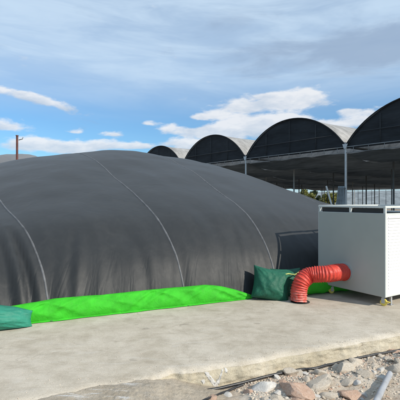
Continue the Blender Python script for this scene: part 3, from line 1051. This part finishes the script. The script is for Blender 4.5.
# ------------------------------------------------------------------ shade greenhouse
GP = Vector((6.49, 17.8, -.2))
GRZ = math.atan2(-.797, .603)
gh = thing('shade_greenhouse', 'long shade net greenhouse with a row of dark arched gables and pale vaulted roofs', 'greenhouse', GP, GRZ)
BW, ZV, RISE, DEP = 6.4, 4.2, 1.70, 42.0
K0, K1 = -8, 3
rad = (RISE ** 2 + (BW / 2) ** 2) / (2 * RISE)
a1 = math.asin((BW / 2) / rad)
def arc(n=28):
    return [(BW / 2 + rad * math.sin(-a1 + 2 * a1 * i / n), ZV + RISE - rad + rad * math.cos(-a1 + 2 * a1 * i / n)) for i in range(n + 1)]
A = arc()
NB = 10
for k in range(K0, K1):
    x0 = k * BW
    # gable net, a little slack
    bm = bmesh.new()
    rows = []
    for j in range(9):
        f_ = j / 8
        rows.append([Vector((x0 + x, .03 + .05 * nz(x * .7 + k * 5, z * f_, 3.3) * (1 if 0 < j < 8 else 0), (ZV - .12) + (z - ZV + .12) * f_)) for x, z in A])
    grid(bm, rows)
    obj('gable_net', bm, M['gable_net'], gh, True)
    bm = bmesh.new()
    for xx, top in ((BW * .25, RISE * .70), (BW * .5, RISE * .95), (BW * .75, RISE * .70)):
        tube(bm, [Vector((x0 + xx, -.02, ZV - .1)), Vector((x0 + xx, -.02, ZV + top))], .016, 6)
    tube(bm, [Vector((x0 + BW * .11, -.055, ZV + .55)), Vector((x0 + BW * .89, -.055, ZV + .55))], .016, 6)
    obj('gable_bars', bm, M['bar'], gh, True)
    # vaulted roof with slight scalloping between hoops
    bm = bmesh.new()
    rows = []
    for j in range(NB * 4 + 1):
        y = -.06 + (DEP + .06) * j / (NB * 4)
        sag = -.035 * abs(math.sin(math.pi * j / 4))
        rows.append([Vector((x0 + x, y, z + sag + .02 * nz(x * 1.2, y * .8, k))) for x, z in A])
    grid(bm, rows)
    obj('roof_vault', bm, M['roof_sheet'], gh, True)
    # hoops: front one is seen as the dark rim of the gable
    bm = bmesh.new()
    tube(bm, [Vector((x0 + x, -.03, z + .005)) for x, z in A], .03, 8)
    obj('arch_rib', bm, M['gable_net'], gh, True)
    # girder under the gable: two chords with short struts
    bm = bmesh.new()
    tube(bm, [Vector((x0 + .05, -.05, ZV - .05)), Vector((x0 + BW - .05, -.05, ZV - .05))], .022, 8)
    tube(bm, [Vector((x0 + .05, -.05, ZV - .30)), Vector((x0 + BW - .05, -.05, ZV - .30))], .014, 8)
    for i in range(9):
        xx = x0 + .4 + (BW - .8) * i / 8
        tube(bm, [Vector((xx, -.05, ZV - .08)), Vector((xx, -.05, ZV - .28))], .011, 6)
    obj('girder', bm, M['girder'], gh, True)
    # slack net ceiling hung from cross wires
    if k >= -5:
        bm = bmesh.new()
        rows = []
        for j in range(NB * 6 + 1):
            y = .25 + (DEP - .4) * j / (NB * 6)
            w_ = abs(math.sin(math.pi * j / 6)) ** .8
            drop = .30 + .42 * w_ * (.7 + .3 * nz(k * 3.1, j * .2)) + .15 * (y / DEP)
            rows.append([Vector((x0 + BW * i / 16, y, ZV - drop + .10 * nz(i * .5 + k * 3, y * .7, 2))) for i in range(17)])
        grid(bm, rows)
        obj('ceiling_net', bm, M['ceiling_net'], gh, True)
        # curtain hem at the far end
        bm = bmesh.new()
        grid(bm, [[Vector((x0 + BW * i / 24, DEP - .1 + .08 * nz(i * .9, k), z + (.10 * nz(i * .45, k * 2.0) if z < 3 else 0))) for i in range(25)] for z in (ZV, 3.8, 3.35)])
        obj('end_curtain', bm, M['ceiling_net'], gh, True)
for k in range(K0, K1 + 1):
    bm = bmesh.new()
    tube(bm, [Vector((k * BW, 0, -.1)), Vector((k * BW, 0, ZV))], .052, 12)
    box(bm, k * BW - .11, k * BW + .11, -.11, .11, .0, .06)
    obj('column', bm, M['steel_post'], gh, True, 40)
    # funnel-shaped gutter end plate seen at each valley
    bm = bmesh.new()
    vs = [bm.verts.new(p) for p in ((k * BW - .13, -.075, ZV + .09), (k * BW + .13, -.075, ZV + .09), (k * BW + .055, -.075, ZV - .12), (k * BW - .055, -.075, ZV - .12))]
    vs2 = [bm.verts.new(v_.co + Vector((0, .03, 0))) for v_ in vs]
    bm.faces.new(vs); bm.faces.new(vs2[::-1])
    for i in range(4): bm.faces.new((vs[i], vs2[i], vs2[(i + 1) % 4], vs[(i + 1) % 4]))
    obj('gutter_plate', bm, M['steel_post'], gh)
    bm = bmesh.new()
    box(bm, k * BW - .12, k * BW + .12, .0, DEP, ZV - .06, ZV - .01)
    obj('gutter', bm, M['dark_post'], gh)
for k in range(-4, K1 + 1):
    for j in range(1, NB + 1):
        bm = bmesh.new()
        y = DEP * j / NB
        tube(bm, [Vector((k * BW, y, -.1)), Vector((k * BW, y, ZV - .1))], .045, 8)
        obj('inner_column', bm, M['dark_post'] if (k + j) % 3 else M['steel_post'], gh, True, 40)
# mid-bay struts behind the first frame, as in the photograph right of the white column
for xx, yy in ((.9, 5.0), (1.6, 8.0), (2.4, 4.4), (3.6, 9.5), (4.3, 6.5), (-1.8, 7.5), (-3.0, 12.5)):
    bm = bmesh.new()
    tube(bm, [Vector((xx, yy, -.1)), Vector((xx, yy, ZV - .45))], .03, 8)
    obj('strut', bm, M['dark_post'], gh, True, 40)

# plastic film tied to the near column, white post, far fence
film = thing('plastic_sheet', 'pale plastic sheet hanging gathered against the near greenhouse column', 'plastic sheet', GP + Vector((-.05, -.12, 0)), GRZ)
bm = bmesh.new()
rows = []
for j in range(30):
    v = j / 29
    z = 2.42 - 2.42 * v
    half = .16 + .16 * v + .10 * v * v
    rows.append([Vector((-.42 + .33 * (1 - v) * .6 + half * (-1 + 2 * i / 30), .04 * math.sin(i * 1.25 + v * 2) * (1 - .2 * v) + .03 * nz(i * .3, v * 5), z)) for i in range(31)])
grid(bm, rows)
obj('film', bm, M['film'], film, True)
bm = bmesh.new()
ring(bm, (-.19, 0, 2.30), (0, 0, 1), .15, .165, .03, 16)
obj('tie', bm, M['dark_post'], film, True, 40)

lp = thing('white_post', 'white leaning post standing between the cover and the greenhouse', 'post', (6.24, 17.62, -.2))
bm = bmesh.new()
tube(bm, [Vector((.0, 0, 0)), Vector((-.33, .0, 1.2)), Vector((-.66, .06, 2.42))], .04, 10)
obj('pole', bm, M['white_post'], lp, True, 40)
bm = bmesh.new()
box(bm, -.12, .12, -.12, .12, -.03, .07, .01)
obj('footing', bm, M['slab'], lp)

rp = thing('rusty_pole', 'rusty red steel pole rising behind the left side of the big cover', 'pole', (-9.62, 21, -.2))
bm = bmesh.new()
tube(bm, [Vector((0, 0, 0)), Vector((.02, 0, 5.15))], .055, 12)
obj('pole', bm, M['rust'], rp, True, 40)
bm = bmesh.new()
tube(bm, [Vector((.02, 0, 5.15)), Vector((.02, 0, 5.20))], .07, 12)
obj('cap', bm, M['rust'], rp, True, 40)
bm = bmesh.new()
tube(bm, [Vector((.1, 0, 4.95)), Vector((.30, 0, 5.0)), Vector((.33, 0, 5.1))], .022, 8)
obj('bracket', bm, M['dark_post'], rp, True)

# pale net fence beyond the greenhouse
fb = gh.matrix_basis @ Vector((0, DEP + 22, 0))
fn = thing('net_fence', 'pale bluish net fence beyond the far end of the greenhouse', 'fence', Vector((fb.x, fb.y, -.2)), GRZ)
bm = bmesh.new()
grid(bm, [[Vector((-60 + i * 1.0, .1 * nz(i * .4, z), z + .05 * nz(i * .9, z))) for i in range(110)] for z in (0, 1.2, 2.4, 3.7)])
obj('netting', bm, M['film'], fn, True)
for i in range(0, 36):
    bm = bmesh.new(); tube(bm, [Vector((-60 + i * 3.1, -.08, 0)), Vector((-60 + i * 3.1, -.08, 3.9))], .05, 8)
    obj('fence_post', bm, M['dark_post'], fn, True, 40)

# ------------------------------------------------------------------ vegetation
def bush(name, label, cat, loc, rx, ry, h, mat, seed, count=2600, leaf=.10, trunk=True):
    r_ = random.Random(seed)
    root = thing(name, label, cat, loc)
    cl = []
    for _ in range(16):
        a = r_.uniform(0, 6.28); d = math.sqrt(r_.random())
        cl.append((Vector((math.cos(a) * d * rx * .75, math.sin(a) * d * ry * .75, h * (.25 + .6 * r_.random() * (1 - .5 * d)))), r_.uniform(.22, .42) * min(rx, h)))
    bm = bmesh.new()
    for _ in range(count):
        c_, rr = r_.choice(cl)
        d = Vector((r_.gauss(0, 1), r_.gauss(0, 1), r_.gauss(0, 1))).normalized() * rr * r_.random() ** .45
        p = c_ + d
        if p.z < .05: p.z = r_.uniform(.05, .4)
        n_ = Vector((r_.uniform(-1, 1), r_.uniform(-1, 1), r_.uniform(-.2, 1))).normalized()
        x = n_.orthogonal().normalized(); y = n_.cross(x)
        l = leaf * r_.uniform(.6, 1.4)
        vs = [bm.verts.new(p + x * l), bm.verts.new(p + y * l * .45), bm.verts.new(p - x * l), bm.verts.new(p - y * l * .45)]
        bm.faces.new(vs)
    obj('foliage', bm, mat, root)
    bm = bmesh.new()
    for c_, rr in cl[:9]:
        tube(bm, [Vector((r_.uniform(-.08, .08), r_.uniform(-.08, .08), 0)), c_ * .55 + Vector((0, 0, -.05)), c_], [.05, .03, .012], 6)
    obj('stem', bm, M['bark'], root, True)
    return root
bush('bush', 'yellow green bush lit by the sun left of the white leaning post', 'bush', (22.3, 85, -.24), 2.6, 2.0, 4.9, M['leaf_yellow'], 3, 2600, .2)
bush('bush', 'dry yellowish bush between the white leaning post and the plastic sheet', 'bush', (27.0, 82, -.24), 2.8, 2.0, 4.6, M['leaf_yellow'], 9, 2600, .2)
bush('bush', 'dark green bush between the two yellowish bushes', 'bush', (25.2, 88, -.24), 1.7, 1.2, 4.8, M['leaf_dark'], 15, 2200, .2)
far = [(40, 90, 4.6), (48, 92, 5.2), (54, 96, 4.6), (62, 94, 5.2), (70, 92, 4.6), (18.5, 74, 4.2), (13, 78, 4.4), (80, 98, 5.2)]
fl = ['round dark tree beyond the fence, behind the left half of the cabinet', 'taller dark tree beyond the fence, second from the left', 'low dark tree beyond the fence behind the cabinet middle',
      'wide dark tree beyond the fence towards the right edge', 'dark tree beyond the fence at the right edge', 'dark tree far beyond the fence seen above the end of the cover', 'farthest dark tree beyond the fence, left of the others', 'large dark tree beyond the fence past the right edge']
for i, ((x, y, h_), lab) in enumerate(zip(far, fl)):
    bush('tree', lab, 'tree', (x, y + 20, -.24), h_ * .55, h_ * .5, h_, M['leaf_dark'], 40 + i, 1800, .22)

# hazy hills
bm = bmesh.new()
rows = []
for z in (0, .5, 1):
    row = []
    for i in range(121):
        az = R(-70 + 140 * i / 120)
        h_ = 26 + 16 * fbm(az * 5, 2.0, 0, 5)
        d = 1500 + (300 if z == 1 else 0)
        row.append(Vector((math.sin(az) * d, math.cos(az) * d, -1 + h_ * z)))
    rows.append(row)
grid(bm, rows)
o = obj('hills', bm, M['hill'], None, True); o['kind'] = 'structure'

# ------------------------------------------------------------------ light, sky, camera
EL = R(33)
SUN = Vector((.829 * math.cos(EL), -.559 * math.cos(EL), math.sin(EL))).normalized()
ld = bpy.data.lights.new('sun', 'SUN')
ld.energy = 5.0
ld.angle = R(.5)
ld.color = (1.0, .93, .82)
lo = bpy.data.objects.new('sun', ld)
C.objects.link(lo)
lo.rotation_euler = SUN.to_track_quat('Z', 'Y').to_euler()
lo.location = (20, -20, 20)

wd = bpy.data.worlds.new('World')
S.world = wd
wd.use_nodes = True
nt = wd.node_tree
for n_ in list(nt.nodes): nt.nodes.remove(n_)
out = N(nt, 'ShaderNodeOutputWorld')
bg = N(nt, 'ShaderNodeBackground')
nt.links.new(bg.outputs[0], out.inputs[0])
sky = N(nt, 'ShaderNodeTexSky', sky_type='NISHITA')
sky.sun_disc = False
sky.sun_elevation = EL
sky.sun_rotation = math.atan2(SUN.x, SUN.y)
sky.altitude = 300
sky.air_density = 1.0
sky.dust_density = .6
sky.ozone_density = 1.6
tc = N(nt, 'ShaderNodeTexCoord')
D = tc.outputs['Generated']
sp = N(nt, 'ShaderNodeSeparateXYZ'); nt.links.new(D, sp.inputs[0])
az = math_(nt, 'ARCTAN2', sp.outputs['X'], sp.outputs['Y'])
el = math_(nt, 'ARCSINE', sp.outputs['Z'])
# wispy streaks and puffs: noise on the direction, flattened along the horizon
vec = N(nt, 'ShaderNodeCombineXYZ')
nt.links.new(az, vec.inputs[0]); nt.links.new(math_(nt, 'MULTIPLY', el, 2.6), vec.inputs[1])
puff = mk_noise(nt, vec.outputs[0], 10.5, 10, .60, .15)
vec2 = N(nt, 'ShaderNodeCombineXYZ')
nt.links.new(math_(nt, 'MULTIPLY_ADD', el, 1.2, az), vec2.inputs[0]); nt.links.new(math_(nt, 'MULTIPLY', el, 6.0), vec2.inputs[1])
wisp = mk_noise(nt, vec2.outputs[0], 3.2, 8, .6, .5)
def blob(a, e, sa, se, k, tilt=0.0, flat=False):
    da = math_(nt, 'SUBTRACT', az, a)
    de = math_(nt, 'SUBTRACT', el, e)
    if tilt:
        de = math_(nt, 'MULTIPLY_ADD', da, tilt, de)
    x = math_(nt, 'POWER', math_(nt, 'ABSOLUTE', math_(nt, 'DIVIDE', da, sa)), 2)
    y = math_(nt, 'DIVIDE', de, se)
    if flat:
        y = math_(nt, 'MAXIMUM', y, math_(nt, 'MULTIPLY', y, -2.0))
    y = math_(nt, 'POWER', math_(nt, 'ABSOLUTE', y), 2)
    return math_(nt, 'MULTIPLY', math_(nt, 'EXPONENT', math_(nt, 'MULTIPLY', math_(nt, 'ADD', x, y), -1.0)), k)
# cloud banks: azimuth, elevation, half width, half height (degrees), strength, tilt
BANKS = [(12.0, 13.3, 5.6, 1.6, .92, 0), (6.4, 12.9, 3.4, 1.2, .84, 0), (15.5, 14.0, 2.2, .95, .62, 0), (10.0, 14.4, 2.2, .7, .5, 0),
         (4.8, 10.1, 4.6, 1.6, .92, 0), (9.5, 9.9, 4.6, 1.9, .92, 0), (13.5, 10.7, 3.4, 1.4, .8, 0), (1.0, 11.8, 2.0, .9, .76, 0), (.6, 9.2, 2.8, .9, .62, 0), (-.6, 11.6, 1.7, .65, .6, 0), (3.0, 8.2, 4.5, .9, .6, 0),
         (18.4, 9.6, 2.6, 1.2, .75, 0), (22.6, 10.4, 3.0, 1.3, .75, 0), (20.2, 11.6, 1.5, .8, .55, 0),
         (-24.0, 13.4, 4.6, .75, .72, .16), (-18.4, 12.2, 3.6, .6, .62, .22), (-26, 9.3, 3.0, 1.1, .7, 0), (-22.2, 7.2, 4.4, 1.3, .86, 0), (-17.5, 6.6, 3.6, 1.1, .8, 0), (-13.4, 7.5, 3.4, 1.0, .84, 0), (-17.3, 9.2, 1.7, .6, .62, 0),
         (-12.6, 9.1, 2.0, .6, .68, 0), (-7.4, 10.7, 1.4, .5, .6, 0), (-4.4, 9.7, 2.6, 1.05, .8, 0), (-1.6, 7.5, 4.0, 1.3, .8, 0), (-8.8, 7.5, 2.6, .6, .6, 0), (-25, 4.8, 6, 1.0, .6, 0), (30, 9, 6, 2, .6, 0)]
tot = vert = None
for a, e, sa, se, k, tl_ in BANKS:
    b_ = blob(R(a), R(e), R(sa), R(se), k, tl_, tl_ == 0)
    h_ = math_(nt, 'MULTIPLY', b_, math_(nt, 'DIVIDE', math_(nt, 'SUBTRACT', el, R(e)), R(se)))
    tot = b_ if tot is None else math_(nt, 'ADD', tot, b_)
    vert = h_ if vert is None else math_(nt, 'ADD', vert, h_)
vert = math_(nt, 'DIVIDE', vert, math_(nt, 'ADD', tot, .03))
# general cover elsewhere in the sky
behind = math_(nt, 'MULTIPLY', math_(nt, 'LESS_THAN', sp.outputs['Y'], .3), .12)
tot = math_(nt, 'ADD', tot, behind)
dens = math_(nt, 'ADD', tot, math_(nt, 'MULTIPLY_ADD', puff, 2.1, -1.16))
cm = N(nt, 'ShaderNodeMapRange', interpolation_type='SMOOTHSTEP')
cm.inputs['From Min'].default_value = .16; cm.inputs['From Max'].default_value = .60
nt.links.new(dens, cm.inputs['Value'])
# thin veil high up
hi = N(nt, 'ShaderNodeMapRange', interpolation_type='SMOOTHSTEP')
hi.inputs['From Min'].default_value = R(9.5); hi.inputs['From Max'].default_value = R(19)
nt.links.new(el, hi.inputs['Value'])
wv = N(nt, 'ShaderNodeMapRange', interpolation_type='SMOOTHSTEP')
wv.inputs['From Min'].default_value = .30; wv.inputs['From Max'].default_value = .70
nt.links.new(wisp, wv.inputs['Value'])
veil = math_(nt, 'MULTIPLY', math_(nt, 'MULTIPLY_ADD', hi.outputs[0], .74, .10), math_(nt, 'MULTIPLY_ADD', wv.outputs[0], .35, .65))
low = N(nt, 'ShaderNodeMapRange', interpolation_type='SMOOTHSTEP')
low.inputs['From Min'].default_value = R(8); low.inputs['From Max'].default_value = R(0)
nt.links.new(el, low.inputs['Value'])
veil = math_(nt, 'MAXIMUM', veil, math_(nt, 'MULTIPLY', low.outputs[0], .55))
# a grey-blue layer cloud, upper right
vec3 = N(nt, 'ShaderNodeCombineXYZ')
nt.links.new(az, vec3.inputs[0]); nt.links.new(math_(nt, 'MULTIPLY', el, 3.2), vec3.inputs[1])
lay = mk_noise(nt, vec3.outputs[0], 6.0, 8, .58, .4)
lb = math_(nt, 'ADD', math_(nt, 'ADD', blob(R(15), R(19.5), R(12), R(2.6), .55), blob(R(27), R(19.0), R(9), R(3.0), .5)), blob(R(8), R(24.5), R(10), R(2.0), .15))
lm = N(nt, 'ShaderNodeMapRange', interpolation_type='SMOOTHSTEP')
lm.inputs['From Min'].default_value = .10; lm.inputs['From Max'].default_value = .62
nt.links.new(math_(nt, 'ADD', lb, math_(nt, 'MULTIPLY_ADD', lay, 1.3, -.65)), lm.inputs['Value'])
SKYK = 1.0
skyc = mixc(nt, 1.0, sky.outputs[0], (.66, 1.10, 1.40), 'MULTIPLY')
veilc = (6.5, 8.1, 9.7)
c = mixc(nt, veil, skyc, veilc)
c = mixc(nt, math_(nt, 'MULTIPLY', lm.outputs[0], .80), c, (3.1, 4.2, 5.9))
# cloud colour: bright rounded tops, grey-blue flat undersides
und = mk_noise(nt, mapping(nt, vec.outputs[0], loc=(0, .05, 0)), 11.0, 7, .6, .2)
sh = math_(nt, 'ADD', math_(nt, 'MULTIPLY_ADD', vert, .34, .46), math_(nt, 'MULTIPLY_ADD', und, 1.1, -.55))
cc = ramp(nt, sh, [(.24, (.55, .65, .78)), (.66, (.98, .985, 1.0))])
cc = mixc(nt, 1.0, cc, (9.3, 9.3, 9.3), 'MULTIPLY')
c = mixc(nt, math_(nt, 'MULTIPLY', cm.outputs[0], .85), c, cc)
nt.links.new(c, bg.inputs['Color'])
bg.inputs['Strength'].default_value = .10

cd = bpy.data.cameras.new('camera')
cd.sensor_width = 36
cd.lens = 36
cd.clip_end = 20000
cd.clip_start = .05
co = bpy.data.objects.new('camera', cd)
C.objects.link(co)
co.location = (0, 0, 1.6)
co.rotation_euler = (R(90), 0, 0)
S.camera = co
S.render.engine = 'CYCLES'
S.view_settings.view_transform = 'Standard'
S.view_settings.look = 'None'
S.view_settings.exposure = 0
S.cycles.use_denoising = True
